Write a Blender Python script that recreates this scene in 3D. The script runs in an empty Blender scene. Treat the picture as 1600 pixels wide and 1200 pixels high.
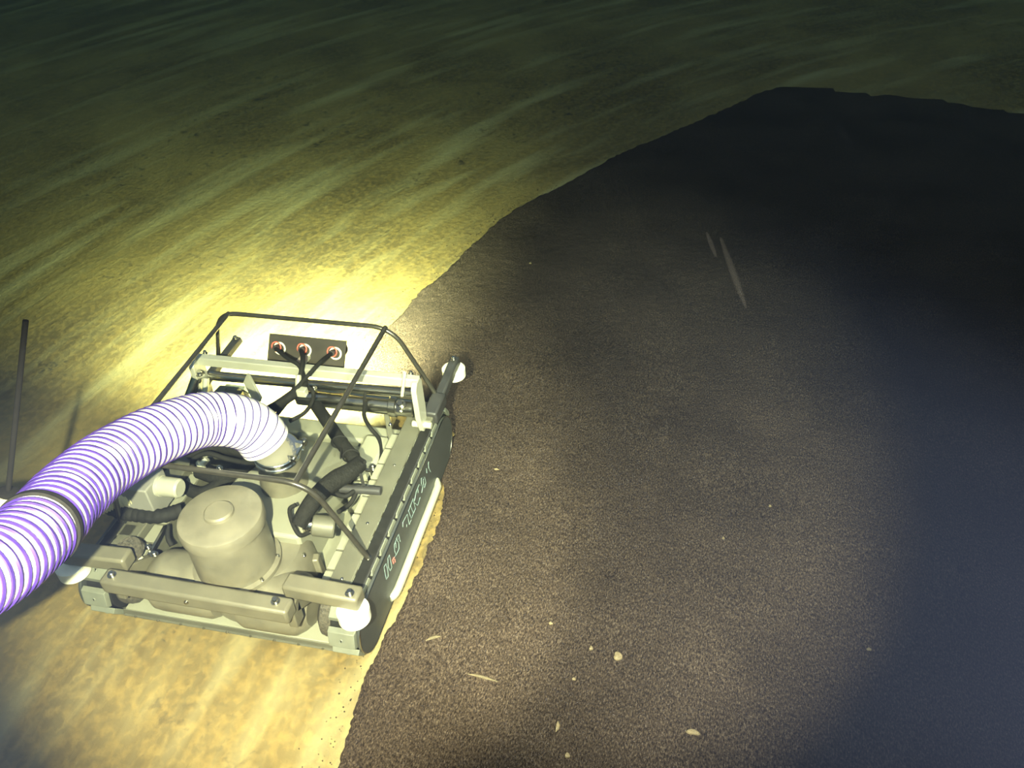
import bpy, bmesh, math, random
import numpy as np
from mathutils import Vector, Matrix, Euler
random.seed(4); rng = np.random.default_rng(4)
scene = bpy.context.scene
C = scene.collection
PI = math.pi

# ------------------------------------------------------------------ camera, world, lamps, exposure
camd = bpy.data.cameras.new('camera'); cam = bpy.data.objects.new('camera', camd); C.objects.link(cam)
scene.camera = cam
camd.sensor_width = 36.0; camd.lens = 36.0*1338.0/1600.0; camd.clip_start = 0.05; camd.clip_end = 200
CAM = Vector((1.484, -1.930, 2.548))
_R = Vector((0.9752, 0.2152, -0.0496)); _U = Vector((-0.0975, 0.6220, 0.7769)); _F = Vector((-0.1994, 0.7527, -0.6275))
_F.normalize(); _R = (_R - _F*_R.dot(_F)).normalized(); _U = _R.cross(_F)
M = Matrix(((_R.x, _U.x, -_F.x, CAM.x), (_R.y, _U.y, -_F.y, CAM.y), (_R.z, _U.z, -_F.z, CAM.z), (0, 0, 0, 1)))
cam.matrix_world = M

w = bpy.data.worlds.new('world'); scene.world = w; w.use_nodes = True
w.node_tree.nodes['Background'].inputs[0].default_value = (0.74, 0.68, 1.0, 1)
w.node_tree.nodes['Background'].inputs[1].default_value = 0.70
scene.view_settings.view_transform = 'Standard'; scene.view_settings.look = 'None'
scene.view_settings.exposure = 0.0; scene.view_settings.gamma = 1.0
scene.view_settings.use_curve_mapping = False

def spot(name, loc, target, power, size, blend, color, radius=0.03, parent=None):
    l = bpy.data.lights.new(name, 'SPOT'); l.energy = power; l.spot_size = math.radians(size); l.spot_blend = blend
    l.color = color; l.shadow_soft_size = radius
    o = bpy.data.objects.new(name, l); C.objects.link(o); o.location = loc
    d = Vector(target) - Vector(loc); o.rotation_euler = d.to_track_quat('-Z', 'Y').to_euler()
    return o
# two lamps of the camera rig, one at each side of the lens
LW = (1.0, 0.80, 0.62)
spot('rig_lamp_port', CAM - _R*0.30 - _U*0.12, (0.0427, 0.1891, 0.0000), 3500, 42, 0.6, LW, 0.018)
spot('rig_lamp_starboard', CAM + _R*0.30 - _U*0.12, (1.1449, 0.6195, 0.0000), 2700, 43, 0.7, (1.0, 0.83, 0.70), 0.018)
# three lamps under the front plate of the crawler
for lx in (-0.18, -0.064, 0.066):
    spot('front_lamp_light', (lx, 0.73, 0.47), (lx-0.36, 1.24, 0.0), 820, 112, 0.9, (1.0, 0.96, 0.62), 0.06)

# ------------------------------------------------------------------ materials
def mat(name, col, rough=0.5, metal=0.0, noise=0.0, nscale=20.0, bump=0.0, bscale=60.0, spec=0.5, col2=None):
    m = bpy.data.materials.new(name); m.use_nodes = True; nt = m.node_tree; b = nt.nodes['Principled BSDF']
    b.inputs['Base Color'].default_value = (*col, 1); b.inputs['Roughness'].default_value = rough
    b.inputs['Metallic'].default_value = metal; b.inputs['Specular IOR Level'].default_value = spec
    tc = nt.nodes.new('ShaderNodeTexCoord')
    n = nt.nodes.new('ShaderNodeTexNoise'); n.inputs['Scale'].default_value = nscale; n.inputs['Detail'].default_value = 6
    nt.links.new(tc.outputs['Object'], n.inputs['Vector'])
    mx = nt.nodes.new('ShaderNodeMix'); mx.data_type = 'RGBA'
    c2 = col2 or tuple(c*(1-noise) for c in col)
    mx.inputs[6].default_value = (*col, 1); mx.inputs[7].default_value = (*c2, 1)
    rp = nt.nodes.new('ShaderNodeValToRGB'); rp.color_ramp.elements[0].position = .35; rp.color_ramp.elements[1].position = .7
    nt.links.new(n.outputs['Fac'], rp.inputs['Fac']); nt.links.new(rp.outputs['Color'], mx.inputs[0])
    nt.links.new(mx.outputs[2], b.inputs['Base Color'])
    if bump:
        n2 = nt.nodes.new('ShaderNodeTexNoise'); n2.inputs['Scale'].default_value = bscale; n2.inputs['Detail'].default_value = 4
        nt.links.new(tc.outputs['Object'], n2.inputs['Vector'])
        bp = nt.nodes.new('ShaderNodeBump'); bp.inputs['Strength'].default_value = bump; bp.inputs['Distance'].default_value = 0.004
        nt.links.new(n2.outputs['Fac'], bp.inputs['Height']); nt.links.new(bp.outputs['Normal'], b.inputs['Normal'])
    return m
MT = {
 'paint': mat('grey_paint', (.115, .113, .088), .5, 0, .25, 9, .15),
 'deck': mat('pale_grey_paint', (.275, .275, .222), .5, 0, .15, 5),
 'tube': mat('olive_grey_tube', (.165, .155, .115), .42, .15, .25, 14),
 'cast': mat('cast_alloy', (.212, .198, .152), .42, .1, .38, 11, .25, 70),
 'alu': mat('aluminium', (.52, .52, .45), .35, .3, .12, 10),
 'steel': mat('polished_steel', (.46, .45, .40), .24, 1.0, .1, 8),
 'chrome': mat('chrome', (.75, .75, .64), .28, .5, .05, 8),
 'boxpaint': mat('plain_grey_paint', (.22, .22, .21), .45, 0, .08, 5),
 'mirror': mat('bright_clamp_steel', (.80, .79, .74), .14, 1.0, .1, 8, .3, 120),
 'gun': mat('gunmetal_bar', (.11, .105, .09), .28, .7, .3, 30),
 'black': mat('black_paint', (.040, .040, .042), .45, 0, .3, 20, .1),
 'plate': mat('dark_plate', (.045, .040, .034), .5, 0, .3, 20),
 'rubber': mat('black_rubber', (.018, .018, .017), .7, 0, .3, 40, .3, spec=.12),
 'sleeve': mat('braided_sleeve', (.020, .020, .018), .75, 0, .4, 90, .8, 160, spec=.12),
 'pad': mat('track_pad_rubber', (.17, .18, .15), .6, 0, .2, 30, .2),
 'grit': mat('gritty_wheel', (.10, .09, .07), .8, 0, .7, 120, .9, 200),
 'white': mat('white_nylon', (.85, .84, .74), .45, 0, .06, 12),
 'hose': mat('white_hose_wall', (.96, .95, .96), .45, 0, .02, 12),
 'rib': mat('violet_grey_rib', (.06, .03, .24), .30, 0, .45, 25),
 'float': mat('cream_foam', (.80, .76, .50), .6, 0, .08, 14),
 'panel': mat('slate_side_plate', (.055, .060, .060), .42, .1, .2, 30, .1),
 'mark': mat('pale_blue_marking', (.20, .27, .28), .6, 0, .5, 60),
 'red': mat('red_marking', (.55, .16, .14), .6, 0, .1, 60),
 'redring': mat('red_ring', (.85, .16, .12), .35, 0, .1, 30),
 'rod': mat('dark_rod', (.010, .010, .009), .95, 0, .2, 30, spec=.12),
 'peb': mat('pale_pebble', (.26, .20, .12), .8, 0, .3, 60, .4),
 'ridge': mat('ridge_silt', (.15, .12, .075), .9, 0, .4, 60, .4),
 'fleck': mat('pale_fleck', (.30, .26, .26), .9, 0, .2, 60),
}
def floor_material():
    m = bpy.data.materials.new('scoured_floor'); m.use_nodes = True; nt = m.node_tree; b = nt.nodes['Principled BSDF']
    N = nt.nodes.new; L = nt.links.new
    g = N('ShaderNodeNewGeometry'); sp = N('ShaderNodeSeparateXYZ'); L(g.outputs['Position'], sp.inputs[0])
    def mth(op, a, b_=None):
        n = N('ShaderNodeMath'); n.operation = op
        for i, v in enumerate((a, b_)):
            if v is None: continue
            if isinstance(v, (int, float)): n.inputs[i].default_value = v
            else: L(v, n.inputs[i])
        return n.outputs[0]
    dx = mth('SUBTRACT', sp.outputs[0], 8.06); dy = mth('SUBTRACT', sp.outputs[1], -0.78)
    rr = mth('SQRT', mth('ADD', mth('MULTIPLY', dx, dx), mth('MULTIPLY', dy, dy)))
    th = mth('MULTIPLY', mth('ARCTAN2', dy, mth('MULTIPLY', dx, -1.0)), 8.0)
    cb = N('ShaderNodeCombineXYZ'); L(rr, cb.inputs[0]); L(th, cb.inputs[1])
    def noise(vec, sx, sy, det, lo, hi, w_=0.0):
        mp = N('ShaderNodeMapping'); mp.inputs['Scale'].default_value = (sx, sy, 1); mp.inputs['Location'].default_value = (w_, w_*.7, w_*.3); L(vec, mp.inputs[0])
        n = N('ShaderNodeTexNoise'); n.inputs['Scale'].default_value = 1.0; n.inputs['Detail'].default_value = det; n.inputs['Distortion'].default_value = .3; L(mp.outputs[0], n.inputs[0])
        r = N('ShaderNodeMapRange'); r.inputs[1].default_value = lo; r.inputs[2].default_value = hi; L(n.outputs[0], r.inputs[0]); return r.outputs[0]
    streak = noise(cb.outputs[0], 5.0, .8, 6, .50, .74)
    fine = noise(cb.outputs[0], 26.0, 2.5, 4, .45, .8, 3.0)
    patch = noise(g.outputs['Position'], 1.4, 1.4, 8, .38, .68, 5.0)
    mott = noise(g.outputs['Position'], 36, 30, 9, .42, .66, 9.0)
    cross = noise(cb.outputs[0], 2.0, 24.0, 4, .52, .8, 7.0)
    def mix(f, a, b_):
        n = N('ShaderNodeMix'); n.data_type = 'RGBA'
        if isinstance(f, (int, float)): n.inputs[0].default_value = f
        else: L(f, n.inputs[0])
        for i, v in ((6, a), (7, b_)):
            if isinstance(v, tuple): n.inputs[i].default_value = (*v, 1)
            else: L(v, n.inputs[i])
        return n.outputs[2]
    base = mix(patch, (.115, .083, .036), (.23, .17, .07))
    c = mix(mth('MULTIPLY', mott, .50), base, (.34, .235, .08))
    c = mix(mth('MULTIPLY', streak, .65), c, (.42, .37, .21))
    c = mix(mth('MULTIPLY', fine, .15), c, (.38, .34, .19))
    c = mix(mth('MULTIPLY', cross, .12), c, (.12, .10, .05))
    # scraps of sediment left behind, thickest along the old lanes
    left = noise(g.outputs['Position'], 22, 22, 6, .60, .66, 2.0)
    lane = noise(g.outputs['Position'], 1.1, 1.1, 2, .52, .66, 12.0)
    c = mix(mth('MULTIPLY', mth('MULTIPLY', left, lane), .8), c, (.05, .04, .03))
    L(c, b.inputs['Base Color']); b.inputs['Roughness'].default_value = .85; b.inputs['Specular IOR Level'].default_value = .2
    bp = N('ShaderNodeBump'); bp.inputs['Strength'].default_value = .35; bp.inputs['Distance'].default_value = .003
    L(mth('ADD', mott, fine), bp.inputs['Height']); L(bp.outputs[0], b.inputs['Normal'])
    return m
def sediment_material():
    m = bpy.data.materials.new('dark_sediment'); m.use_nodes = True; nt = m.node_tree; b = nt.nodes['Principled BSDF']
    N = nt.nodes.new; L = nt.links.new
    g = N('ShaderNodeNewGeometry')
    n1 = N('ShaderNodeTexNoise'); n1.inputs['Scale'].default_value = 110; n1.inputs['Detail'].default_value = 10; n1.inputs['Roughness'].default_value = .75
    mp = N('ShaderNodeMapping'); mp.inputs['Scale'].default_value = (1.9, .85, 1); mp.inputs['Rotation'].default_value = (0, 0, .15)
    L(g.outputs['Position'], mp.inputs[0]); L(mp.outputs[0], n1.inputs[0])
    n2 = N('ShaderNodeTexNoise'); n2.inputs['Scale'].default_value = 2.6; n2.inputs['Detail'].default_value = 6; L(g.outputs['Position'], n2.inputs[0])
    r1 = N('ShaderNodeValToRGB'); e = r1.color_ramp.elements
    e[0].position = .40; e[0].color = (.016, .011, .010, 1); e[1].position = .54; e[1].color = (.080, .057, .045, 1)
    e2 = r1.color_ramp.elements.new(.64); e2.color = (.20, .152, .12, 1)
    L(n1.outputs[0], r1.inputs[0])
    r2 = N('ShaderNodeMapRange'); r2.inputs[1].default_value = .3; r2.inputs[2].default_value = .7; r2.inputs[3].default_value = .75; r2.inputs[4].default_value = 1.2
    L(n2.outputs[0], r2.inputs[0])
    mx = N('ShaderNodeVectorMath'); mx.operation = 'SCALE'; L(r1.outputs[0], mx.inputs[0]); L(r2.outputs[0], mx.inputs[3])
    L(mx.outputs[0], b.inputs['Base Color']); b.inputs['Roughness'].default_value = .95; b.inputs['Specular IOR Level'].default_value = .1
    bp = N('ShaderNodeBump'); bp.inputs['Strength'].default_value = .8; bp.inputs['Distance'].default_value = .012
    L(n1.outputs[0], bp.inputs['Height']); L(bp.outputs[0], b.inputs['Normal'])
    return m
def water_material():
    m = bpy.data.materials.new('murky_water'); m.use_nodes = True; nt = m.node_tree
    nt.nodes.clear(); N = nt.nodes.new; L = nt.links.new
    out = N('ShaderNodeOutputMaterial'); s = N('ShaderNodeVolumeScatter'); a = N('ShaderNodeVolumeAbsorption'); ad = N('ShaderNodeAddShader')
    s.inputs['Color'].default_value = (.35, .50, 1.0, 1); s.inputs['Density'].default_value = SCAT; s.inputs['Anisotropy'].default_value = .90
    a.inputs['Color'].default_value = (.14, .56, .52, 1); a.inputs['Density'].default_value = ABSO
    L(s.outputs[0], ad.inputs[0]); L(a.outputs[0], ad.inputs[1]); L(ad.outputs[0], out.inputs['Volume'])
    return m
SCAT, ABSO = .09, .115

# ------------------------------------------------------------------ mesh helpers
class MB:
    def __init__(s): s.v = []; s.f = []; s.bl = []; s.cuts = []
    def add(s, V, F):
        s.cuts.append((len(s.v), len(s.f))); o = len(s.v); s.v += [tuple(p) for p in V]; s.f += [tuple(i+o for i in f) for f in F]; return s
    def box(s, c, d, rot=None, taper=None):
        c = Vector(c); V = []
        for z in (-.5, .5):
            for x, y in ((-.5, -.5), (.5, -.5), (.5, .5), (-.5, .5)):
                p = Vector((x*d[0], y*d[1], z*d[2]))
                if taper and z > 0: p.x *= taper[0]; p.y *= taper[1]
                if rot is not None: p = rot @ p
                V.append(c+p)
        return s.add(V, [(3, 2, 1, 0), (4, 5, 6, 7), (0, 1, 5, 4), (1, 2, 6, 5), (2, 3, 7, 6), (3, 0, 4, 7)])
    def bar(s, p0, p1, wd, ht, up=(0, 0, 1)):
        p0 = Vector(p0); p1 = Vector(p1); d = p1-p0; y = d.normalized(); x = y.cross(Vector(up)).normalized(); z = x.cross(y)
        return s.box((p0+p1)/2, (wd, d.length, ht), Matrix((x, y, z)).transposed())
    def lathe(s, o, axis, prof, n=40):
        o = Vector(o); a = Vector(axis).normalized(); q = a.to_track_quat('Z', 'Y').to_matrix(); V = []; F = []
        for (r, h) in prof:
            for k in range(n):
                t = 2*PI*k/n; V.append(o + q @ Vector((r*math.cos(t), r*math.sin(t), h)))
        m = len(prof)
        for i in range(m-1):
            for k in range(n):
                F.append((i*n+k, i*n+(k+1) % n, (i+1)*n+(k+1) % n, (i+1)*n+k))
        F.append(tuple(range(n-1, -1, -1))); F.append(tuple((m-1)*n+k for k in range(n)))
        return s.add(V, F)
    def cyl(s, p0, p1, r, r1=None, n=24, ch=0.0):
        p0 = Vector(p0); p1 = Vector(p1); L = (p1-p0).length; r1 = r if r1 is None else r1
        pr = [(r-ch, 0), (r, ch), (r1, L-ch), (r1-ch, L)] if ch else [(r, 0), (r1, L)]
        return s.lathe(p0, p1-p0, pr, n)
    def tube(s, pts, r, n=12, caps=True, prof=None):
        P = [Vector(p) for p in pts]; m = len(P); V = []; F = []
        T = [(P[min(i+1, m-1)]-P[max(i-1, 0)]).normalized() for i in range(m)]
        ref = Vector((0, 0, 1)) if abs(T[0].z) < .9 else Vector((1, 0, 0))
        x = T[0].cross(ref).normalized()
        for i in range(m):
            x = (x - T[i]*x.dot(T[i])).normalized(); y = T[i].cross(x)
            rr = r(i) if callable(r) else r
            for k in range(n):
                t = 2*PI*k/n; V.append(P[i] + (x*math.cos(t)+y*math.sin(t))*rr)
        for i in range(m-1):
            for k in range(n): F.append((i*n+k, i*n+(k+1) % n, (i+1)*n+(k+1) % n, (i+1)*n+k))
        if caps: F.append(tuple(range(n-1, -1, -1))); F.append(tuple((m-1)*n+k for k in range(n)))
        return s.add(V, F)
    def prism(s, poly, o, ax, ay, depth):
        o = Vector(o); ax = Vector(ax); ay = Vector(ay); nz = ax.cross(ay).normalized()*depth; n = len(poly)
        A = [o+ax*p[0]+ay*p[1] for p in poly]; V = A + [p+nz for p in A]
        return s.add(V, [tuple(range(n-1, -1, -1)), tuple(range(n, 2*n))] + [(i, (i+1) % n, n+(i+1) % n, n+i) for i in range(n)])
    def ring(s, c, axis, R, r, n=32, k=10):
        c = Vector(c); q = Vector(axis).normalized().to_track_quat('Z', 'Y').to_matrix(); V = []; F = []
        for i in range(n):
            a = 2*PI*i/n
            for j in range(k):
                b = 2*PI*j/k; V.append(c + q @ Vector(((R+r*math.cos(b))*math.cos(a), (R+r*math.cos(b))*math.sin(a), r*math.sin(b))))
        for i in range(n):
            for j in range(k): F.append((i*k+j, ((i+1) % n)*k+j, ((i+1) % n)*k+(j+1) % k, i*k+(j+1) % k))
        return s.add(V, F)
    def bolt(s, p, axis=(0, 0, 1), r=.007, h=.006):
        b = MB(); b.lathe((0, 0, 0), (0, 0, 1), [(r*1.5, 0), (r*1.5, h*.3), (r, h*.3), (r, h*1.1), (r*.8, h*1.3)], 12); s.bl.append((b, Vector(p), Vector(axis).normalized())); return s
    def pieces(s):
        out = []
        for i, (a, f) in enumerate(s.cuts):
            b = MB(); e = s.cuts[i+1] if i+1 < len(s.cuts) else (len(s.v), len(s.f))
            b.v = s.v[a:e[0]]; b.f = [tuple(q-a for q in t) for t in s.f[f:e[1]]]; out.append(b)
        return out
    def build(s, name, m, parent=None, bevel=0, loc=None, angle=35):
        me = bpy.data.meshes.new(name); me.from_pydata([tuple(v) for v in s.v], [], s.f); me.update()
        bm = bmesh.new(); bm.from_mesh(me); bmesh.ops.recalc_face_normals(bm, faces=bm.faces); bm.to_mesh(me); bm.free()
        me.shade_smooth(); me.set_sharp_from_angle(angle=math.radians(angle))
        me.materials.append(MT[m] if isinstance(m, str) else m)
        o = bpy.data.objects.new(name, me); C.objects.link(o)
        if loc is not None: o.location = loc
        if parent is not None: o.parent = parent
        if bevel:
            b = o.modifiers.new('bevel', 'BEVEL'); b.width = bevel; b.segments = 2; b.limit_method = 'ANGLE'; b.angle_limit = math.radians(40)
        return o
def spline(pts, n=8):
    P = [Vector(p) for p in pts]; Q = [P[0]*2-P[1]] + P + [P[-1]*2-P[-2]]; out = []
    for i in range(1, len(Q)-2):
        a, b, c, d = Q[i-1:i+3]
        for k in range(n):
            t = k/n; out.append(.5*((2*b)+(c-a)*t+(2*a-5*b+4*c-d)*t*t+(3*b-a-3*c+d)*t**3))
    out.append(P[-1]); return out
def fillet(pts, r, n=6):
    P = [Vector(p) for p in pts]; out = [P[0]]
    for i in range(1, len(P)-1):
        a = (P[i-1]-P[i]); b = (P[i+1]-P[i]); rr = min(r, a.length*.45, b.length*.45)
        A = P[i]+a.normalized()*rr; B = P[i]+b.normalized()*rr
        for k in range(n+1):
            t = k/n; out.append(A*(1-t)**2+P[i]*2*t*(1-t)+B*t*t)
    out.append(P[-1]); return out
def empty(name, loc, label, cat, group=None):
    o = bpy.data.objects.new(name, None); C.objects.link(o); o.location = loc; o['label'] = label; o['category'] = cat
    if group: o['group'] = group
    return o
def tag(o, label, cat, group=None, kind=None):
    o['label'] = label; o['category'] = cat
    if group: o['group'] = group
    if kind: o['kind'] = kind
    return o

# ------------------------------------------------------------------ floor, water
fm = bpy.data.meshes.new('floor'); fm.from_pydata([(-30, -12, 0), (40, -12, 0), (40, 50, 0), (-30, 50, 0), (-30, -12, -.3), (40, -12, -.3), (40, 50, -.3), (-30, 50, -.3)], [],
    [(0, 1, 2, 3), (7, 6, 5, 4), (0, 4, 5, 1), (1, 5, 6, 2), (2, 6, 7, 3), (3, 7, 4, 0)])
fl = bpy.data.objects.new('floor', fm); C.objects.link(fl); fm.materials.append(floor_material())
tag(fl, 'scoured yellowish tank floor with curved lighter cleaning streaks', 'floor', kind='structure')
if True:
    wb = MB().box((5, 19, 1.9), (69, 61, 4.2)).build('water', water_material())
    tag(wb, 'dark bluish murky water filling the tank', 'water', kind='structure')

# ------------------------------------------------------------------ sediment
edge = [(.57, -6), (.55, -1.6), (.537, -.8), (.524, -.63), (.521, -.44), (.533, -.30), (.556, -.05), (.562, .20), (.545, .38), (.49, .46), (.47, .62), (.48, .74), (.36, .80), (.13, .84), (-.06, .98),
        (-.095, 1.13), (-.105, 1.30), (-.095, 1.43), (-.05, 1.574), (-.019, 1.81), (.066, 2.022), (.156, 2.399), (.297, 2.824), (.557, 3.216), (.834, 3.697), (1.112, 4.056), (1.411, 4.441),
        (1.685, 4.812), (1.879, 5.074), (2.222, 5.145), (2.595, 5.025), (3.094, 4.976), (3.658, 4.715), (5.2, 4.3), (8, 3.6), (30, 2.0)]
def curve2(pts, n=10): return np.array([(p.x, p.y) for p in spline([(x, y, 0) for x, y in pts], n)])
E = curve2(edge, 8)
poly = np.vstack([E, [(30, -6)]])
def spaced(lo, a, b, hi, step, g=1.07):
    mid = list(np.arange(a, b, step)); s, x = step, mid[-1]
    while x < hi: s *= g; x += s; mid.append(x)
    s, x = step, a; pre = []
    while x > lo: s *= g; x -= s; pre.append(x)
    return np.array(pre[::-1]+mid)
xs = spaced(-.4, -.25, 1.5, 29, .0125); ys = spaced(-5.5, -1.0, 2.6, 7, .0125, 1.03)
X, Y = np.meshgrid(xs, ys); Q = np.c_[X.ravel(), Y.ravel()]
dist = np.full(len(Q), 1e9)
near = np.ones(len(Q), bool)
for a, b in zip(E[:-1], E[1:]):
    ab = b-a; t = np.clip(((Q-a)@ab)/max(ab@ab, 1e-12), 0, 1); d = np.hypot(*(Q-(a+t[:, None]*ab)).T); dist = np.minimum(dist, d)
inside = np.zeros(len(Q), bool)
for (x1, y1), (x2, y2) in zip(poly, np.roll(poly, -1, 0)):
    if y1 == y2: continue
    c = ((y1 > Q[:, 1]) != (y2 > Q[:, 1])) & (Q[:, 0] < (x2-x1)*(Q[:, 1]-y1)/(y2-y1)+x1); inside ^= c
sd = np.where(inside, dist, -dist)
def vnoise(x, y, s, seed):
    r = np.random.default_rng(seed).random((256, 256)); x = x*s+500.3; y = y*s+500.7
    i = np.floor(x).astype(int); j = np.floor(y).astype(int); fx = x-i; fy = y-j; fx = fx*fx*(3-2*fx); fy = fy*fy*(3-2*fy)
    g = lambda a, b: r[a % 256, b % 256]
    return (g(i, j)*(1-fx)+g(i+1, j)*fx)*(1-fy)+(g(i, j+1)*(1-fx)+g(i+1, j+1)*fx)*fy
nz = .5*vnoise(Q[:, 0], Q[:, 1], 22, 1)+.3*vnoise(Q[:, 0], Q[:, 1], 55, 2)+.2*vnoise(Q[:, 0], Q[:, 1], 9, 3)-.5
sd2 = sd + nz*.030 + (vnoise(Q[:, 0], Q[:, 1], 75, 11)-.5)*.016
t = np.clip((sd2+.012)/.045, 0, 1); t = t*t*(3-2*t)
fz = vnoise(Q[:, 0], Q[:, 1], 45, 5)*.005+vnoise(Q[:, 0], Q[:, 1], 80, 6)*.004+vnoise(Q[:, 0], Q[:, 1], 3.5, 7)*.008
Z = -.012 + t*(.022+fz)
ny, nx = X.shape
idx = np.arange(nx*ny).reshape(ny, nx); Fq = np.stack([idx[:-1, :-1], idx[:-1, 1:], idx[1:, 1:], idx[1:, :-1]], -1).reshape(-1, 4)
Fq = Fq[(t[Fq] > 0).any(1)]
use = np.unique(Fq); mp_ = np.full(nx*ny, -1); mp_[use] = np.arange(len(use))
V = np.c_[Q, Z][use]; Fq = mp_[Fq]
sm = bpy.data.meshes.new('sediment'); sm.from_pydata(V.tolist(), [], Fq.tolist()); sm.shade_smooth(); sm.materials.append(sediment_material())
so = bpy.data.objects.new('sediment', sm); C.objects.link(so)
tag(so, 'dark brown fluffy sediment covering the uncleaned floor to the right', 'sediment', kind='stuff')

# crumbs of sediment fallen onto the clean floor beside its edge
cm = MB(); rr0 = random.Random(8)
for a, b in zip(E[:-1], E[1:]):
    if a[1] < -1.6 or a[1] > 3.2: continue
    ln = float(np.hypot(*(b-a))); nrm = np.array([-(b-a)[1], (b-a)[0]])/max(ln, 1e-6)
    for q in range(int(ln*120)):
        p = a+(b-a)*rr0.random()+nrm*(.01+abs(rr0.gauss(0, .045))); r = rr0.uniform(.0010, .0034)
        cm.lathe((p[0], p[1], 0), (rr0.uniform(-.3, .3), rr0.uniform(-.3, .3), 1), [(r*.8, -.001), (r, r*.4), (r*.5, r)], 6)
co_ = cm.build('sediment_crumbs', so.data.materials[0]); tag(co_, 'dark crumbs of sediment strewn along the edge of the cleaned floor', 'crumbs', kind='stuff')

# ------------------------------------------------------------------ crawler
cr = empty('underwater_crawler', (0, 0, 0), 'grey tracked underwater cleaning crawler at the edge of the dark sediment', 'robot')
def part(mb, name, m, parent=None, bevel=0, label=None, **k):
    par = parent if parent is not None else cr; o = None
    if name in ('track_wheel', 'cable_tie', 'step_plate', 'tread_cleat', 'lamp_bolt'):
        for q in mb.pieces(): o = q.build(name, m, par, bevel, **k)
        return o
    if mb.v:
        o = mb.build(name, m, par, bevel, **k)
        if label: o['label'] = label
    host = o if (o is not None and parent is None) else par
    for b, p, a in mb.bl:
        q = b.build('bolt', 'steel', host); q.location = p; q.rotation_euler = a.to_track_quat('Z', 'Y').to_euler()
    return o
# chassis
pl_ = MB().box((0, .03, .062), (.80, .90, .012))
part(pl_, 'belly_plate', 'deck', bevel=.002)
mb = MB().box((0, -.420, .052), (.82, .006, .022)).box((0, -.424, .040), (.82, .014, .004))
rp = part(mb, 'rear_plate', 'paint', bevel=.001)
bl = MB()
for k in range(9): bl.bolt((-.36+.09*k, -.431, .045), (0, -1, 0), .0035, .004)
part(bl, 'bolts', 'steel', rp)
for s in (-1, 1):
    mb = MB().box((s*.418, .115, .170), (.078, .93, .20)).box((s*.356, .06, .150), (.046, .80, .16))
    sb = part(mb, 'side_beam', 'paint', bevel=.004)
    st = MB()
    for k in range(9): st.box((s*.356, -.29+.088*k, .233), (.042, .078, .005))
    part(st, 'step_plate', 'deck', sb, bevel=.001)
    part(MB().box((s*.480, .10, .266), (.038, .90, .010)), 'track_gap_strip', 'rubber', bevel=.002)  # dark strip added over the gap between beam and side panel
    b2 = MB()
    for y in (-.30, -.05, .25, .50): b2.bolt((s*.42, y, .27), (0, 0, 1), .004, .003)
    part(b2, 'bolts', 'steel', sb)
# tracks
def stadium(y0, y1, zc, r, n=14):
    P = [(y1+r*math.sin(a), zc+r*math.cos(a)) for a in [PI*k/n for k in range(n+1)]]
    P += [(y0-r*math.sin(a), zc-r*math.cos(a)) for a in [PI*k/n for k in range(n+1)]]
    return P
YA, YB, ZC, RT = -.335, .560, .134, .108
def padat(u):     # arc length round the loop -> centre, angle
    Ls = YB-YA; Lt = 2*Ls+2*PI*RT; u %= Lt
    if u < Ls: return YA+u, ZC+RT, 0.0
    u -= Ls
    if u < PI*RT: a = u/RT; return YB+RT*math.sin(a), ZC+RT*math.cos(a), -a
    u -= PI*RT
    if u < Ls: return YB-u, ZC-RT, -PI
    u -= Ls; a = u/RT; return YA-RT*math.sin(a), ZC-RT*math.cos(a), -PI-a
for s in (-1, 1):
    tr = MB().prism(stadium(YA, YB, ZC, RT), (.412 if s > 0 else -.505, 0, 0), (0, 1, 0), (0, 0, 1), .093)
    trk = part(tr, 'track', 'rubber', bevel=.004)
    pm = MB().box((0, 0, .013), (.098, .076, .020), taper=(.94, .80)).lathe((0, 0, .022), (0, 0, 1), [(.007, 0), (.007, .004), (.005, .0045)], 10)
    Lt = 2*(YB-YA)+2*PI*RT; npad = 28; proto = None
    for k in range(npad):
        y, z, a = padat(k*Lt/npad+.03)
        if proto is None: o = proto = pm.build('track_pad', 'pad', trk, bevel=.003)
        else:
            o = proto.copy(); C.objects.link(o); o.parent = trk
        o.location = (s*.461, y, z); o.rotation_euler = (a, 0, 0)
    wh = MB()
    for y in (YA, YB):
        wh.lathe((s*.405, y, ZC), (-s, 0, 0), [(.085, 0), (.088, .01), (.088, .03), (.05, .045), (.03, .06)], 28)
    part(MB().lathe((s*.412, YA, ZC), (-s, 0, 0), [(.06, 0), (.088, .006), (.090, .02), (.084, .05), (.06, .066), (.03, .07)], 36), 'drive_sprocket', 'grit')
    part(wh, 'track_wheel', 'grit', trk)
# side plates with the writing and the rub rail
for s in (-1, 1):
    x0 = .513 if s > 0 else -.525
    pl = MB().prism(stadium(YA-.005, YB-.034, .138, .118, 18), (x0, 0, 0), (0, 1, 0), (0, 0, 1), .012)
    sp_ = part(pl, 'side_panel', 'panel', bevel=.002)
    if s < 0: continue
    rim = MB(); P = stadium(YA-.005, YB-.034, .138, .118, 18); rim.tube([(s*.525, y, z) for y, z in P]+[(s*.525, *P[0])], .0022, 6)
    part(rim, 'panel_rim', 'steel', sp_)
    rr_ = MB().tube(spline([(s*.521, -.195, .052), (s*.535, -.17, .052), (s*.538, -.1, .052), (s*.538, .15, .055), (s*.538, .34, .058), (s*.534, .37, .058), (s*.521, .395, .058)], 6), lambda i: .015, 16)
    part(rr_, 'rub_rail', 'chrome', sp_, label='polished rub rail low on the side panel')
    lip = MB().box((s*.498, .11, .262), (.012, .90, .014))
    part(lip, 'upper_lip', 'black', sp_, bevel=.002)
    if s > 0: right_panel = sp_
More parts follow.
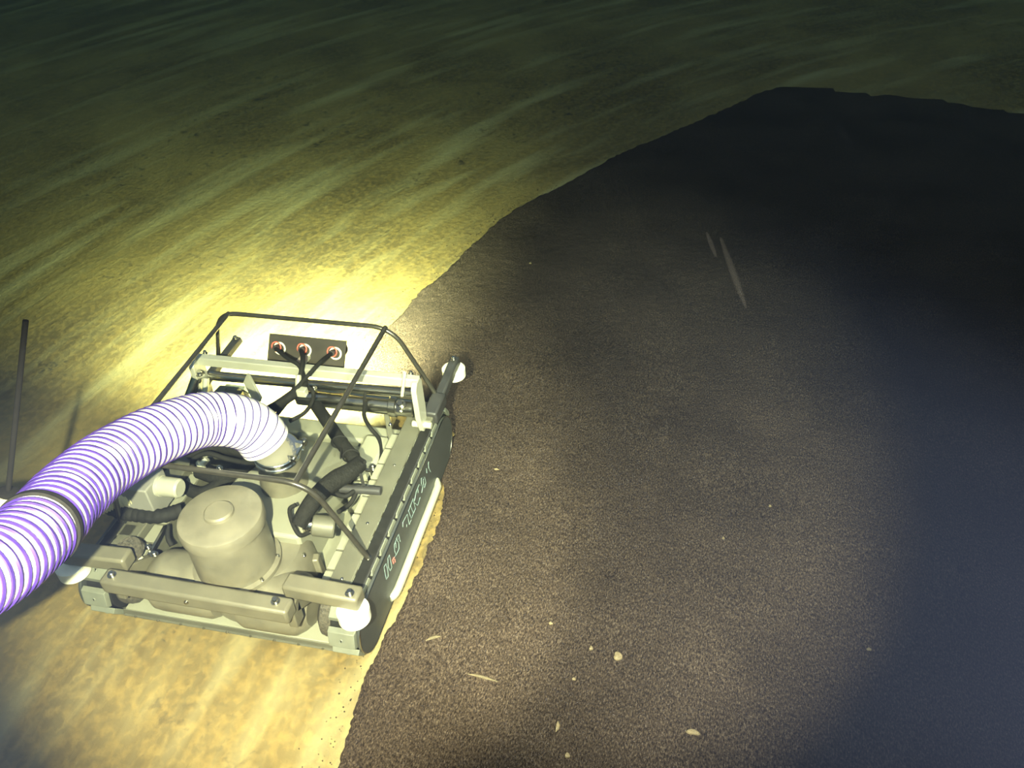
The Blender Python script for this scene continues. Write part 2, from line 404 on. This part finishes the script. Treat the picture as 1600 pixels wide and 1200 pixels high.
strokes = [
 [(0.5255, -0.1754, 0.2208),(0.5255, -0.1940, 0.2245),(0.5255, -0.1969, 0.1619),(0.5255, -0.1785, 0.1567),(0.5255, -0.1717, 0.1852),(0.5255, -0.1754, 0.2208)],
 [(0.5255, -0.1369, 0.2213),(0.5255, -0.1536, 0.2240),(0.5255, -0.1637, 0.1911),(0.5255, -0.1568, 0.1588),(0.5255, -0.1386, 0.1571),(0.5255, -0.1369, 0.2213)],
 [(0.5255, -0.0347, 0.1855),(0.5255, -0.0582, 0.2159),(0.5255, -0.0863, 0.2171),(0.5255, -0.0927, 0.1935),(0.5255, -0.0877, 0.1630),(0.5255, -0.0559, 0.1609),(0.5255, -0.0500, 0.1873),(0.5255, -0.0602, 0.2164)],
 [(0.5255, -0.0723, 0.2114),(0.5255, -0.0763, 0.1900)],
 [(0.5255, -0.0631, 0.2214),(0.5255, -0.0372, 0.2179),(0.5255, -0.0351, 0.1755)],
 [(0.5255, -0.0877, 0.1630),(0.5255, -0.1060, 0.1706)],
 [(0.5255, 0.0077, 0.2074),(0.5255, 0.0146, 0.2239),(0.5255, 0.0637, 0.2153),(0.5255, 0.0634, 0.1579),(0.5255, 0.0870, 0.1585)],
 [(0.5255, 0.0387, 0.1729),(0.5255, 0.0427, 0.1825)],
 [(0.5255, 0.0792, 0.2159),(0.5255, 0.1360, 0.2216),(0.5255, 0.1398, 0.1616),(0.5255, 0.0890, 0.1634),(0.5255, 0.0792, 0.2159)],
 [(0.5255, 0.1033, 0.2179),(0.5255, 0.1144, 0.1677)],
 [(0.5255, 0.1459, 0.1868),(0.5255, 0.1647, 0.1529),(0.5255, 0.2008, 0.1612)],
 [(0.5255, 0.1432, 0.2001),(0.5255, 0.1749, 0.2194),(0.5255, 0.2117, 0.2202),(0.5255, 0.2413, 0.1797),(0.5255, 0.2224, 0.1636)],
 [(0.5255, 0.1902, 0.1968),(0.5255, 0.1932, 0.2146)],
 [(0.5255, 0.2421, 0.2244),(0.5255, 0.2742, 0.1995),(0.5255, 0.2776, 0.1643),(0.5255, 0.2544, 0.1593),(0.5255, 0.2333, 0.2019),(0.5255, 0.2421, 0.2244)],
 [(0.5255, 0.2591, 0.2040),(0.5255, 0.2523, 0.1757)],
 [(0.5255, 0.3380, 0.2211),(0.5255, 0.3310, 0.2139),(0.5255, 0.3283, 0.1955),(0.5255, 0.3415, 0.1614)],
 [(0.5255, 0.3053, 0.2143),(0.5255, 0.3016, 0.1934)],
]
tx = MB()
for st in strokes: tx.tube(st, .0015, 6)
part(tx, 'lettering', 'mark', right_panel, label='pale outlined lettering on the side panel')
part(MB().tube([(0.5255, -0.1083, 0.1734),(0.5255, -0.1226, 0.1765),(0.5255, -0.1206, 0.1564)], .0030, 6).tube([(0.5255, -0.1056, 0.1597),(0.5255, -0.1058, 0.1457)], .002, 6), 'red_mark', 'red', right_panel)

# pump and its motor
mo = (0.0297, -0.2871, 0.5000)
MX, MY = .029, -.288
mo_ = MB().lathe((MX, MY, .255), (0, 0, 1), [(.150, 0), (.150, .014), (.134, .018), (.133, .10), (.132, .185), (.134, .20)], 64)
motor = part(mo_, 'pump_motor', 'cast')
cp = MB().lathe((MX, MY, .447), (0, 0, 1), [(.133, 0), (.141, .006), (.142, .038), (.137, .050), (.128, .055), (.050, .058), (.048, .068), (.042, .073)], 64)
part(cp, 'motor_cap', 'cast', motor)
bb = MB()
for k in range(8):
    a = k*PI/4+.3; bb.bolt((MX+.140*math.cos(a), MY+.140*math.sin(a), .268), (0, 0, 1), .006, .008)
part(bb, 'bolts', 'steel', motor)
vo = MB(); prof = [(.195, 0), (.200, .03), (.194, .11), (.178, .150), (.16, .172), (.15, .174)]
vo.lathe((MX+.025, MY+.075, .075), (0, 0, 1), prof, 56)
for a in (.25, 1.2, 2.3, 3.9, 5.4): vo.box((MX+.025+.195*math.cos(a), MY+.075+.195*math.sin(a), .13), (.05, .045, .11), Matrix.Rotation(a, 3, 'Z'), taper=(.7, .8))
pump = part(vo, 'pump_housing', 'cast', bevel=.006)
bb = MB()
for k in range(7):
    a = k*2*PI/7+.1; bb.bolt((MX+.025+.175*math.cos(a), MY+.075+.175*math.sin(a), .226), (0, 0, 1), .006, .008)
part(bb, 'bolts', 'steel', pump)
# outlet neck and clamp
n0 = Vector((0.0344, 0.0894, 0.2200)); n1 = Vector((0.0627, 0.0589, 0.4550)); n2 = n1
nk = MB().tube(spline([n0, (n0+n1)/2, n1], 6), lambda i: .094-.0018*i, 36)
neck = part(nk, 'outlet_neck', 'cast')
d = (n1-n0).normalized()
hc = MB().lathe(n1-d*.016, d, [(.072, 0), (.082, .002), (.084, .006), (.084, .014), (.078, .018), (.078, .024), (.084, .028), (.084, .040), (.080, .044)], 40)
clamp = part(hc, 'hose_clamp', 'mirror', bevel=.001)
c2 = MB(); sdv = d.cross(Vector((0, 0, 1))).normalized()
cx_ = n1 + Vector((.086, .0, .02)); c2.cyl(cx_-Vector((0, .045, 0)), cx_+Vector((0, .05, .0)), .009, n=12); c2.box(cx_+Vector((-.006, -.03, 0)), (.028, .016, .034)).box(cx_+Vector((-.006, .035, 0)), (.028, .016, .034)).bolt(cx_+Vector((0, .05, 0)), (0, 1, 0), .011, .014)
part(c2, 'clamp_bolt', 'mirror', clamp, bevel=.001)
# suction hood in front of the pump
hd = MB().prism([(-.17, .07), (.44, .07), (.44, .16), (.30, .235), (.02, .285), (-.17, .285)], (-.16, 0, 0), (0, 1, 0), (0, 0, 1), .37)
part(hd, 'suction_hood', 'deck', bevel=.012)
hb = MB().box((.275, .36, .15), (.12, .20, .16), taper=(.85, .85)).box((.28, .20, .12), (.10, .10, .11), taper=(.8, .8)).box((0, .50, .12), (.72, .10, .12))
part(hb, 'front_casing', 'deck', bevel=.014)
for (u, v) in ((0, 0), (1, 0)):
    p = Vector((.235+.085*u, .235+.03*u, .19)); mb = MB().cyl(p, p+Vector((0, 0, .035)), .014, n=16, ch=.002).bolt(p+Vector((0, 0, .035)), (0, 0, 1), .010, .012).cyl(p+Vector((-.03, 0, .018)), p+Vector((.03, 0, .018)), .008, n=12)
    part(mb, 'valve_fitting', 'steel')
part(MB().bar((0.2621, 0.5885, 0.2400), (0.3336, 0.4448, 0.2000), .022, .05).bolt((0.3203, 0.4889, 0.2500), (0, 0, 1), .006, .008), 'rib_bracket', 'paint', bevel=.003)
# track drive motors at the rear
for nm, xa, xb, zc, yc in (('l', -.305, -.03, .155, -.330), ('r', .06, .31, .140, -.335)):
    sg = 1 if nm == 'l' else -1
    a, b = (xa, xb) if nm == 'l' else (xb, xa)
    mb = MB().lathe((a, yc, zc), (sg, 0, 0), [(.066, 0), (.088, .02), (.106, .045), (.109, .07), (.109, abs(b-a)-.02), (.100, abs(b-a))], 44)
    dm = part(mb, 'drive_motor', 'cast')
    q = MB()
    for k in range(6):
        t = k*PI/3+.2; q.bolt((a+sg*.045, yc+.088*math.cos(t), zc+.088*math.sin(t)), (-sg, 0, 0), .006, .008)
    part(q, 'bolts', 'steel', dm)
# rear square tubes with bumper wheels
rt = MB().bar((-.335, -.485, .325), (.335, -.490, .325), .062, .062)
t_ = part(rt, 'rear_tube', 'tube', bevel=.010)
part(MB().bolt((-.30, -.485, .356), (0, 0, 1), .010, .012).bolt((.285, -.485, .356), (0, 0, 1), .010, .014).bolt((-.02, -.517, .325), (0, -1, 0), .006, .006), 'bolts', 'steel', t_)
for s in (-1, 1):
    br = MB().box((s*.315, -.455, .27), (.03, .05, .10)).bar((s*.315, -.44, .30), (s*.315, -.30, .20), .03, .06)
    part(br, 'tube_bracket', 'tube', bevel=.004)
    stb = MB().bar((s*.285, -.408, .345), ((s*.545 if s > 0 else -.530), -.418, .345), .064, .058)
    arm = part(stb, 'rear_bumper_arm', 'tube', bevel=.010)
    part(MB().bolt((s*.515, -.425, .374), (0, 0, 1), .010, .012), 'bolt', 'steel', arm)
    part(MB().lathe((s*.515, -.432, .255), (0, 0, 1), [(.046, 0), (.053, .006), (.053, .048), (.046, .054)], 36), 'bumper_wheel', 'white', arm, label='white nylon bumper wheel')
    part(MB().cyl((s*.515, -.425, .245), (s*.515, -.425, .33), .012), 'axle', 'steel', arm)
    if s < 0:
        arm = part(MB().bar((-.475, .47, .38), (-.418, .715, .445), .034, .030), 'front_bumper_arm', 'black', bevel=.004)
        part(MB().bolt((-.421, .695, .458), (0, 0, 1), .009, .010), 'bolt', 'steel', arm)
        continue
    fa = MB().bar((s*.492, .50, .300), (s*.500, .62, .315), .058, .060).bar((s*.500, .60, .315), (s*.512, .835, .350), .040, .046)
    arm = part(fa, 'front_bumper_arm', 'black', bevel=.008)
    part(MB().bolt((s*.512, .805, .372), (0, 0, 1), .009, .010), 'bolt', 'steel', arm)
    part(MB().lathe((s*.506, .805, .278), (0, 0, 1), [(.043, 0), (.050, .006), (.050, .044), (.043, .050)], 36), 'bumper_wheel', 'white', arm, label='white nylon bumper wheel')
    part(MB().cyl((s*.512, .805, .25), (s*.512, .805, .34), .010), 'axle', 'steel', arm)
    part(MB().box((s*.47, .53, .285), (.07, .12, .05)).bolt((s*.47, .60, .312), (0, 0, 1), .008, .010), 'arm_mount', 'paint', bevel=.006)
# front frame: cross beam, end plates, round bars
cb = part(MB().bar((-.485, .468, .505), (.478, .468, .505), .014, .036).bar((-.485, .478, .520), (.478, .478, .520), .030, .010), 'cross_beam', 'alu', bevel=.002)
for s in (-1, 1):
    po = [(.425, .50), (.425, .36), (.448, .275), (.490, .275), (.500, .36), (.500, .50), (.485, .523), (.445, .523)]
    ep = part(MB().prism(po, (s*.470-.011, 0, 0), (0, 1, 0), (0, 0, 1), .022), 'end_plate', 'alu', bevel=.003)
    part(MB().cyl((s*.43, .46, .30), (s*.51, .46, .30), .013, n=20, ch=.002).bolt((s*.44, .50, .52), (0, 0, 1), .007, .012), 'pivot_pin', 'chrome', ep)
bt = part(MB().cyl((-.45, .50, .405), (.455, .50, .425), .020, n=28), 'upper_bar', 'steel')
part(MB().cyl((-.07, .50, .345), (.435, .50, .345), .037, n=36, ch=.004).lathe((.33, .50, .345), (1, 0, 0), [(.040, 0), (.044, .004), (.044, .03), (.040, .034)], 36), 'actuator_tube', 'steel')
part(MB().cyl((-.46, .54, .47), (.46, .54, .47), .012, n=20), 'thin_bar', 'steel')
part(MB().cyl((0.4365, 0.4500, 0.5672), (0.4102, 0.4500, 0.4502), .007, n=12).bolt((0.3984, 0.4500, 0.4030), (0, -.5, 1), .014, .016).bolt((0.3966, 0.4400, 0.3848), (0, -.5, 1), .010, .012), 'lock_pin', 'chrome')
part(MB().bar((-0.2633, 0.4700, 0.4395), (-0.1598, 0.3600, 0.4159), .05, .012, (0, -1, .3)), 'stay_plate', 'alu', bevel=.002)
part(MB().box((-.33, .40, .30), (.13, .09, .07), taper=(.85, .8)), 'left_cover', 'alu', bevel=.010)
part(MB().cyl((-0.5272, 0.3824, 0.3200), (-0.4714, 0.4450, 0.4400), .022, n=20, ch=.003).bolt((-0.4507, 0.4397, 0.4600), (0, 0, 1), .012, .012), 'lift_cylinder', 'steel')
part(MB().cyl((-0.4437, 0.3795, 0.3200), (-0.4298, 0.4430, 0.4400), .013, n=16), 'lift_rod', 'chrome')
# guard bars
GZ = .66
part(MB().tube(fillet([(-.505, .615, .30), (-.395, .60, GZ), (.345, .60, GZ), (.500, .615, .30)], .09, 10), .0095, 12).bolt((.500, .615, .30), (0, 0, 1), .008, .01), 'front_guard_hoop', 'gun')
part(MB().tube(fillet([(-.480, -.20, .27), (-.36, -.25, GZ), (.36, -.25, GZ), (.478, -.20, .27)], .10, 10), .0095, 12).bolt((.478, -.20, .27), (0, 0, 1), .008, .01), 'rear_guard_hoop', 'gun')
for s in (-1, 1):
    part(MB().tube([(s*.322+(-.025 if s < 0 else 0), .60, GZ), (s*.318+(-.02 if s < 0 else 0), -.25, GZ)], .0095, 12), 'guard_rail', 'gun')
# lamp plate with three lamps
pc = [Vector(q) for q in ((-0.2262, 0.5850, 0.4419), (0.1153, 0.5850, 0.4460), (0.1254, 0.6350, 0.5463), (-0.2117, 0.6350, 0.5483))]; fw = Vector((0, .007, -.003))
lp = part(MB().add(pc + [q+fw for q in pc], [(3, 2, 1, 0), (4, 5, 6, 7), (0, 1, 5, 4), (1, 2, 6, 5), (2, 3, 7, 6), (3, 0, 4, 7)]), 'lamp_plate', 'plate', bevel=.001)
part(MB().bar((-.05, .50, .49), (-.05, .632, .47), .04, .012), 'lamp_bracket', 'alu', lp)
em = bpy.data.materials.new('lit_lens'); em.use_nodes = True; em.node_tree.nodes['Principled BSDF'].inputs['Emission Color'].default_value = (1, .95, .6, 1); em.node_tree.nodes['Principled BSDF'].inputs['Emission Strength'].default_value = 12
glands = [Vector(q) for q in ((-0.1755, 0.6120, 0.5005), (-0.0609, 0.6120, 0.5035), (0.0707, 0.6120, 0.5022))]
pn = Vector((0, -.92, .38))
for g_ in glands:
    part(MB().lathe(g_-pn*.012, -pn, [(.034, 0), (.036, .004), (.036, .05), (.030, .055)], 28), 'lamp', 'steel', lp)
    part(MB().ring(g_+pn*.004+Vector((-.004, 0, .003)), pn, .0200, .0028), 'red_glow_ring', 'redring', lp)  # lamp light leaking round the gland, put in as a red ring
    part(MB().ring(g_+pn*.001+Vector((.008, 0, -.005)), pn, .0235, .0042), 'white_glow_ring', 'white', lp)  # offset pale ring stands in for the bright crescent of leaking light
    part(MB().cyl(g_, g_+pn*.028, .013, n=16, ch=.002), 'cable_gland', 'black', lp)
    part(MB().lathe(g_-pn*.067, -pn, [(.027, 0), (.027, .002)], 28), 'lamp_lens', em, lp)
g0, g1, g2 = [tuple(g_+pn*.02) for g_ in glands]
# cables
def cable(pts, r, name='cable', m='sleeve', n=12, sub=8):
    return part(MB().tube(spline(pts, sub), r, n), name, m)
kn = (0.0038, 0.4354, 0.5000)
cable([g0, (-0.0689, 0.4968, 0.5400), (-0.0021, 0.4569, 0.5400), (0.0262, 0.4236, 0.4800), (0.0594, 0.4055, 0.4600), (0.0524, 0.3894, 0.4200), (0.0216, 0.3650, 0.3800), (-0.0300, 0.3293, 0.3600)], .0085)
cable([g1, (0.0010, 0.4859, 0.5500), (0.0132, 0.4115, 0.5200), (-0.0169, 0.3810, 0.4700), (-0.0599, 0.3593, 0.4300), (-0.1177, 0.3384, 0.4000)], .0095)
cable([g2, (0.0762, 0.4809, 0.5500), (0.0455, 0.4039, 0.5300), (0.0132, 0.3647, 0.5000), (-0.0324, 0.3517, 0.4400), (-0.0832, 0.3362, 0.3800)], .0085)
cable([(0.0172, 0.4294, 0.5000), (0.0228, 0.3865, 0.4900), (-0.0096, 0.3584, 0.4700), (-0.0843, 0.3359, 0.4200), (-0.1615, 0.3156, 0.3800)], .020, 'cable_bundle')
part(MB().box((0.0375, 0.3651, 0.4900), (.035, .03, .03)).cyl((0.0089, 0.4143, 0.5300), (0.0167, 0.3811, 0.5000), .012, n=14).bolt((0.0566, 0.4251, 0.4600), (0, 0, 1), .008, .01), 'cable_joint', 'chrome', bevel=.002)
sl = cable([(0.0397, 0.4351, 0.3600), (0.1252, 0.3471, 0.3600), (0.2169, 0.2504, 0.3600), (0.2988, 0.1718, 0.3600), (0.3367, 0.1337, 0.3500)], .026, 'sleeved_cable_bundle')
sl2 = cable([(0.3324, 0.1499, 0.3600), (0.3145, 0.0893, 0.3700), (0.2790, 0.0270, 0.3800), (0.2500, -0.0514, 0.3800), (0.2285, -0.1134, 0.3600), (0.2109, -0.1493, 0.3300)], lambda i: .036-.014*abs(i/40-.35), 'sleeved_cable_bundle', sub=8)
part(MB().ring((0.2120, 0.2496, 0.3600), (.45, -.85, .0), .029, .004).ring((0.2842, 0.1833, 0.3600), (.45, -.85, .0), .030, .004), 'cable_tie', 'rubber', sl)
part(MB().ring((0.2892, 0.0438, 0.3780), (.8, .45, .0), .034, .004).bar((0.3339, 0.1462, 0.3900), (0.3697, 0.1214, 0.4000), .012, .012).bar((0.3537, 0.0995, 0.3600), (0.3731, 0.0668, 0.3300), .012, .010).bar((0.2440, 0.1974, 0.3800), (0.2679, 0.1350, 0.3900), .006, .006), 'cable_tie', 'rubber', sl2)
cable([(0.1797, -0.0850, 0.3600), (0.1612, -0.1036, 0.3500), (0.1883, -0.1473, 0.3300), (0.2177, -0.1690, 0.3000), (0.2388, -0.1445, 0.2900)], .0075)
cable([(0.2532, 0.4379, 0.4000), (0.2383, 0.4390, 0.3300), (0.2474, 0.4498, 0.2600), (0.2917, 0.4204, 0.2300), (0.3246, 0.3457, 0.2200), (0.3496, 0.2435, 0.2000)], .0085, m='rubber')
cable([(0.2423, 0.4839, 0.4200), (0.2364, 0.4671, 0.3800), (0.2461, 0.4564, 0.3500)], .006, m='rubber')
cable([(0.2522, 0.0425, 0.3000), (0.3098, 0.0362, 0.3000), (0.3356, 0.0734, 0.3000), (0.3197, 0.0438, 0.2600), (0.2695, 0.0241, 0.2200)], .009, m='rubber')
part(MB().cyl((0.2743, 0.0694, 0.3000), (0.4294, 0.0830, 0.3000), .016, n=18, ch=.002), 'short_black_tube', 'black')
part(MB().lathe((0.2094, -0.1164, 0.3000), (.93, .2, -.12), [(.026, 0), (.031, .004), (.031, .012), (.028, .014), (.028, .020), (.031, .022), (.031, .034)], 26), 'connector', 'mirror')
part(MB().lathe((0.2408, -0.1124, 0.2950), (.93, .2, -.2), [(.034, 0), (.038, .004), (.040, .075), (.036, .080)], 26), 'sensor_housing', 'paint')
# valve box, feed hoses and cables at the left
vb = part(MB().box((-.415, -.115, .350), (.15, .12, .150)), 'valve_box', 'boxpaint', bevel=.005)
part(MB().lathe((-.336, -.105, .385), (1, 0, 0), [(.030, 0), (.036, .004), (.036, .075), (.030, .082)], 28).lathe((-.342, -.105, .385), (1, 0, 0), [(.039, 0), (.039, .012)], 28), 'plug_connector', 'alu', vb)
co = MB(); pth = spline([(-0.4067, -0.1234, 0.3600), (-0.4479, -0.1499, 0.3600), (-0.4958, -0.1774, 0.3600), (-0.5266, -0.2239, 0.3700)], 20); co.tube(pth, lambda i: .035+.0035*math.sin(i*1.6), 20); part(co, 'corrugated_hose', 'float', label='short cream corrugated hose beside the valve box')
cable([(-0.5881, -0.1617, 0.3200), (-0.4838, -0.1853, 0.3100), (-0.4108, -0.1822, 0.3000), (-0.3250, -0.1734, 0.3000), (-0.2592, -0.1303, 0.3000)], lambda i: .026+.002*math.sin(i*2.0), 'ribbed_black_hose', 'rubber', n=16, sub=10)
cable([(-0.3267, 0.0616, 0.3000), (-0.3206, 0.0882, 0.3400), (-0.2642, 0.1050, 0.3600), (-0.1996, 0.1086, 0.3400), (-0.1501, 0.1376, 0.3000)], .010, m='rubber')
cable([(-0.3960, 0.1467, 0.3000), (-0.3139, 0.1900, 0.3000), (-0.2213, 0.1981, 0.3000), (-0.1449, 0.2167, 0.2600)], .026, 'cable_bundle', 'sleeve')
cable([(-0.3257, 0.0925, 0.2700), (-0.2212, 0.0752, 0.2700), (-0.1607, 0.1210, 0.2800), (-0.1306, 0.1980, 0.2800)], .030, 'cable_bundle', 'sleeve')
cable([(-0.4273, 0.0595, 0.2400), (-0.2885, 0.0073, 0.2400), (-0.2046, 0.0637, 0.2600), (-0.1453, 0.1335, 0.2600)], .024, 'cable_bundle', 'sleeve')
cable([(-0.3053, -0.1772, 0.2600), (-0.2883, -0.2181, 0.2400), (-0.2704, -0.2339, 0.2200)], .009, m='rubber')
part(MB().lathe((-0.2773, 0.0533, 0.3400), (.6, .5, .5), [(.020, 0), (.022, .01), (.012, .014), (.012, .04)], 18).bolt((-0.2025, 0.0625, 0.3300), (0, 0, 1), .009, .01), 'brass_fitting', 'chrome')
part(MB().bar((-0.2897, -0.3274, 0.2700), (-0.3036, -0.1922, 0.2700), .010, .012).bolt((-0.2647, -0.3255, 0.2800), (0, 0, 1), .009, .010).bolt((-0.3047, -0.3007, 0.2800), (0, 0, 1), .007, .008), 'latch_bar', 'steel')
part(MB().box((-0.4472, -0.2310, 0.2400), (.09, .06, .06)).box((-0.5018, -0.1780, 0.2400), (.06, .06, .03)), 'left_bracket', 'paint', bevel=.006)
part(MB().lathe((-0.3327, -0.3447, 0.2400), (-.2, -.3, .9), [(.026, 0), (.03, .01), (.026, .03)], 18), 'white_roller', 'white')
part(MB().lathe((-0.3525, -0.3297, 0.2800), (0, -.2, 1), [(.045, 0), (.05, .01), (.045, .03)], 20), 'wheel_hub', 'grit')

# ------------------------------------------------------------------ suction hose
he_ = n1 + d*.028
hs = [(0.0362, 0.0508, 0.5150), (0.0186, 0.0470, 0.5650), (-0.0092, 0.0325, 0.6100), (-0.0485, -0.0133, 0.6650), (-.095, -.085, .715), (-.118, -.245, .795), (-.128, -.373, .845), (-.122, -.507, .895),
      (-.085, -.669, .955), (-.035, -.796, 1.007), (.010, -.914, 1.065), (.047, -1.046, 1.137), (.085, -1.25, 1.27), (.12, -1.50, 1.45), (.15, -1.85, 1.72)]
hose_pts = spline(hs, 14)
RH = .092
hose = MB().tube(hose_pts, RH, 48).build('suction_hose', 'hose')
tag(hose, 'thick white ribbed suction hose arching from the crawler to the lower left', 'hose')
# spiral rib
L_ = [0]
for a, b in zip(hose_pts[:-1], hose_pts[1:]): L_.append(L_[-1]+(b-a).length)
T_ = L_[-1]; pitch = .0295; nper = 40; nt_ = int(T_/pitch)*nper
def frames():
    x = None; out = []
    m = len(hose_pts)
    for i in range(m):
        t = (hose_pts[min(i+1, m-1)]-hose_pts[max(i-1, 0)]).normalized()
        if x is None: x = t.cross(Vector((1, 0, 0))).normalized()
        x = (x-t*x.dot(t)).normalized(); out.append((x.copy(), t.cross(x)))
    return out
FR = frames(); hel = []; j = 0
for k in range(nt_):
    s_ = k*pitch/nper
    while j < len(L_)-2 and L_[j+1] < s_: j += 1
    f = (s_-L_[j])/(L_[j+1]-L_[j]); p = hose_pts[j].lerp(hose_pts[j+1], f); x = FR[j][0].lerp(FR[j+1][0], f); y = FR[j][1].lerp(FR[j+1][1], f)
    a = 2*PI*k/nper; hel.append(p+(x*math.cos(a)+y*math.sin(a))*(RH-.0016))
MB().tube(hel, lambda i: .0030+.0038*min(1, i/(len(hel)*.45)), 6).build('spiral_rib', 'rib', hose)  # glare put into the shape: rib thins towards the crawler end
def near_point(s_):
    j = max(i for i in range(len(L_)) if L_[i] <= s_); return j
k = min(range(len(hose_pts)), key=lambda i: (hose_pts[i]-Vector((-.022, -.828, 1.02))).length)
tn = (hose_pts[k+1]-hose_pts[k-1]).normalized()
MB().lathe(hose_pts[k]-tn*.011, tn, [(RH+.002, 0), (RH+.008, .002), (RH+.008, .020), (RH+.002, .022)], 48).build('hose_strap', 'rubber', hose)['label'] = 'black strap round the white hose'

# cream float lashed to the hose with a rod standing on it
f0 = Vector((-0.0666, -0.7686, 0.9800)); f1 = Vector((-0.2518, -0.8863, 1.0200))
fo = MB().lathe(f0, f1-f0, [(.05, 0), (.070, .02), (.074, .05), (.074, .42), (.06, .45)], 36).build('hose_float', 'float')
tag(fo, 'cream cylindrical float lashed behind the white hose at the left edge', 'float')
r0 = Vector((-0.1294, -0.7721, 1.0700)); r1 = Vector((0.0116, -0.6209, 1.5000))
rod = MB().cyl(r0, r1, .0065, n=14).lathe(r0-(r1-r0).normalized()*.004, r1-r0, [(.022, 0), (.024, .003), (.024, .011), (.014, .014)], 20).build('marker_rod', 'rod')
tag(rod, 'thin dark rod standing on the cream float at the left edge', 'rod')

# ------------------------------------------------------------------ pale bits lying in the sediment
def pebble(p, r, label, seed):
    bm = bmesh.new(); bmesh.ops.create_icosphere(bm, subdivisions=3, radius=1); rn = random.Random(seed); q = [rn.uniform(2, 5) for _ in range(6)]
    for v in bm.verts:
        c = v.co; k = 1+.16*math.sin(q[0]*c.x+q[3])+.14*math.sin(q[1]*c.y+q[4])+.1*math.sin(q[2]*c.z*2+q[5]); v.co = Vector((c.x*k*r[0], c.y*k*r[1], c.z*k*r[2]))*.8
    me = bpy.data.meshes.new('pebble'); bm.to_mesh(me); bm.free(); me.shade_smooth(); me.materials.append(MT['peb'])
    o = bpy.data.objects.new('pebble', me); C.objects.link(o); o.location = p; tag(o, label, 'pebble', 'pale pebbles scattered on the sediment'); return o
pebs = [
 ((1.3477, -0.2624, 0.0220), (.022, .017, .012), 'largest pale pebble lying alone on the dark sediment, low in the picture'),
 ((1.2548, -0.2473, 0.0220), (.008, .010, .008), 'small pale pebble just left of the largest pebble'),
 ((1.1025, -0.1741, 0.0220), (.010, .008, .006), 'small pebble up and to the left of the largest pebble'),
 ((1.6070, -0.4848, 0.0220), (.022, .014, .008), 'flat pale lump on the sediment, nearest the bottom edge'),
 ((2.1581, -0.0826, 0.0220), (.009, .009, .007), 'lone small pebble far out on the right of the sediment'),
 ((1.1921, -0.5457, 0.0220), (.009, .020, .008), 'elongated pale lump upright in the picture, bottom centre'),
 ((1.2393, -0.6318, 0.0220), (.010, .010, .007), 'pale pebble touching the bottom edge below the elongated lump'),
 ((1.8478, 0.5156, 0.0220), (.007, .006, .005), 'tiny pale pebble in the middle of the sediment'),
 ((1.6752, 0.3194, 0.0220), (.006, .006, .005), 'tiny pebble just below and left of the mid-sediment pebble'),
 ((0.4999, 0.4148, 0.0220), (.014, .012, .012), 'pale crumb beside the front end of the crawler side panel'),
 ((1.2163, -0.3726, 0.0220), (.007, .007, .006), 'tiny pebble below and left of the largest pebble'),
 ((0.7413, 0.5358, 0.0220), (.012, .006, .005), 'small dull pebble to the right of the crawler front'),
 ((0.5485, 2.1855, 0.0220), (.008, .008, .007), 'tiny bright pebble far off beyond the front right wheel'),
]
for i, (p, r, lb) in enumerate(pebs): pebble(p, r, lb, 10+i)
# scraped ridges in the sediment
def ridge(pts, r, label):
    P = spline(pts, 8); m = len(P); o = MB().tube(P, lambda i: max(.0015, r*math.sin(PI*(i+.3)/(m+.6))), 8).build('sediment_ridge', 'ridge'); tag(o, label, 'ridge', 'pale ridges scraped in the sediment'); return o
ridge([(0.6910, -0.3235, 0.0240), (0.7135, -0.3063, 0.0240), (0.7383, -0.2964, 0.0240)], .006, 'short pale ridge just behind the rear right corner of the crawler')
ridge([(0.8673, -0.4196, 0.0220), (0.9116, -0.4209, 0.0220), (0.9723, -0.4285, 0.0220)], .005, 'thin curved pale ridge in the sediment near the bottom')

# ------------------------------------------------------------------ specks drifting in the water
def speck(a, b, r, label):
    a = Vector(a); b = Vector(b); P = [a.lerp(b, i/10) for i in range(11)]
    o = MB().tube(P, lambda i: max(.0006, r*math.sin(PI*(i+.4)/10.8)**.5), 8).build('drifting_strand', 'fleck'); tag(o, label, 'debris', 'strands drifting in the water'); return o

st_m = bpy.data.materials.new('thin_floc'); st_m.use_nodes = True; b_ = st_m.node_tree.nodes['Principled BSDF']
b_.inputs['Base Color'].default_value = (.30, .26, .27, 1); b_.inputs['Roughness'].default_value = 1; b_.inputs['Alpha'].default_value = .02; b_.inputs['Specular IOR Level'].default_value = 0
MT['fleck'] = st_m
speck((-0.163, 1.372, 1.614), (-0.207, 1.274, 1.510), 0.012, 'faint pale strand adrift near the top edge, above the crawler')
speck((-0.076, 1.228, 1.413), (-0.113, 1.184, 1.372), 0.007, 'smallest faint strand, below the one at the top edge')
speck((1.902, 1.140, 1.317), (1.976, 1.103, 1.249), 0.009, 'faint strand over the far end of the sediment')
speck((1.880, 1.525, 1.466), (1.994, 1.458, 1.350), 0.01, 'dim strand above the strand over the far sediment')
speck((1.497, 0.624, 1.145), (1.536, 0.580, 1.080), 0.008, 'short bright strand of the close pair over the middle of the sediment')
speck((1.544, 0.622, 1.128), (1.648, 0.497, 0.945), 0.011, 'long faint strand of the close pair over the middle of the sediment')
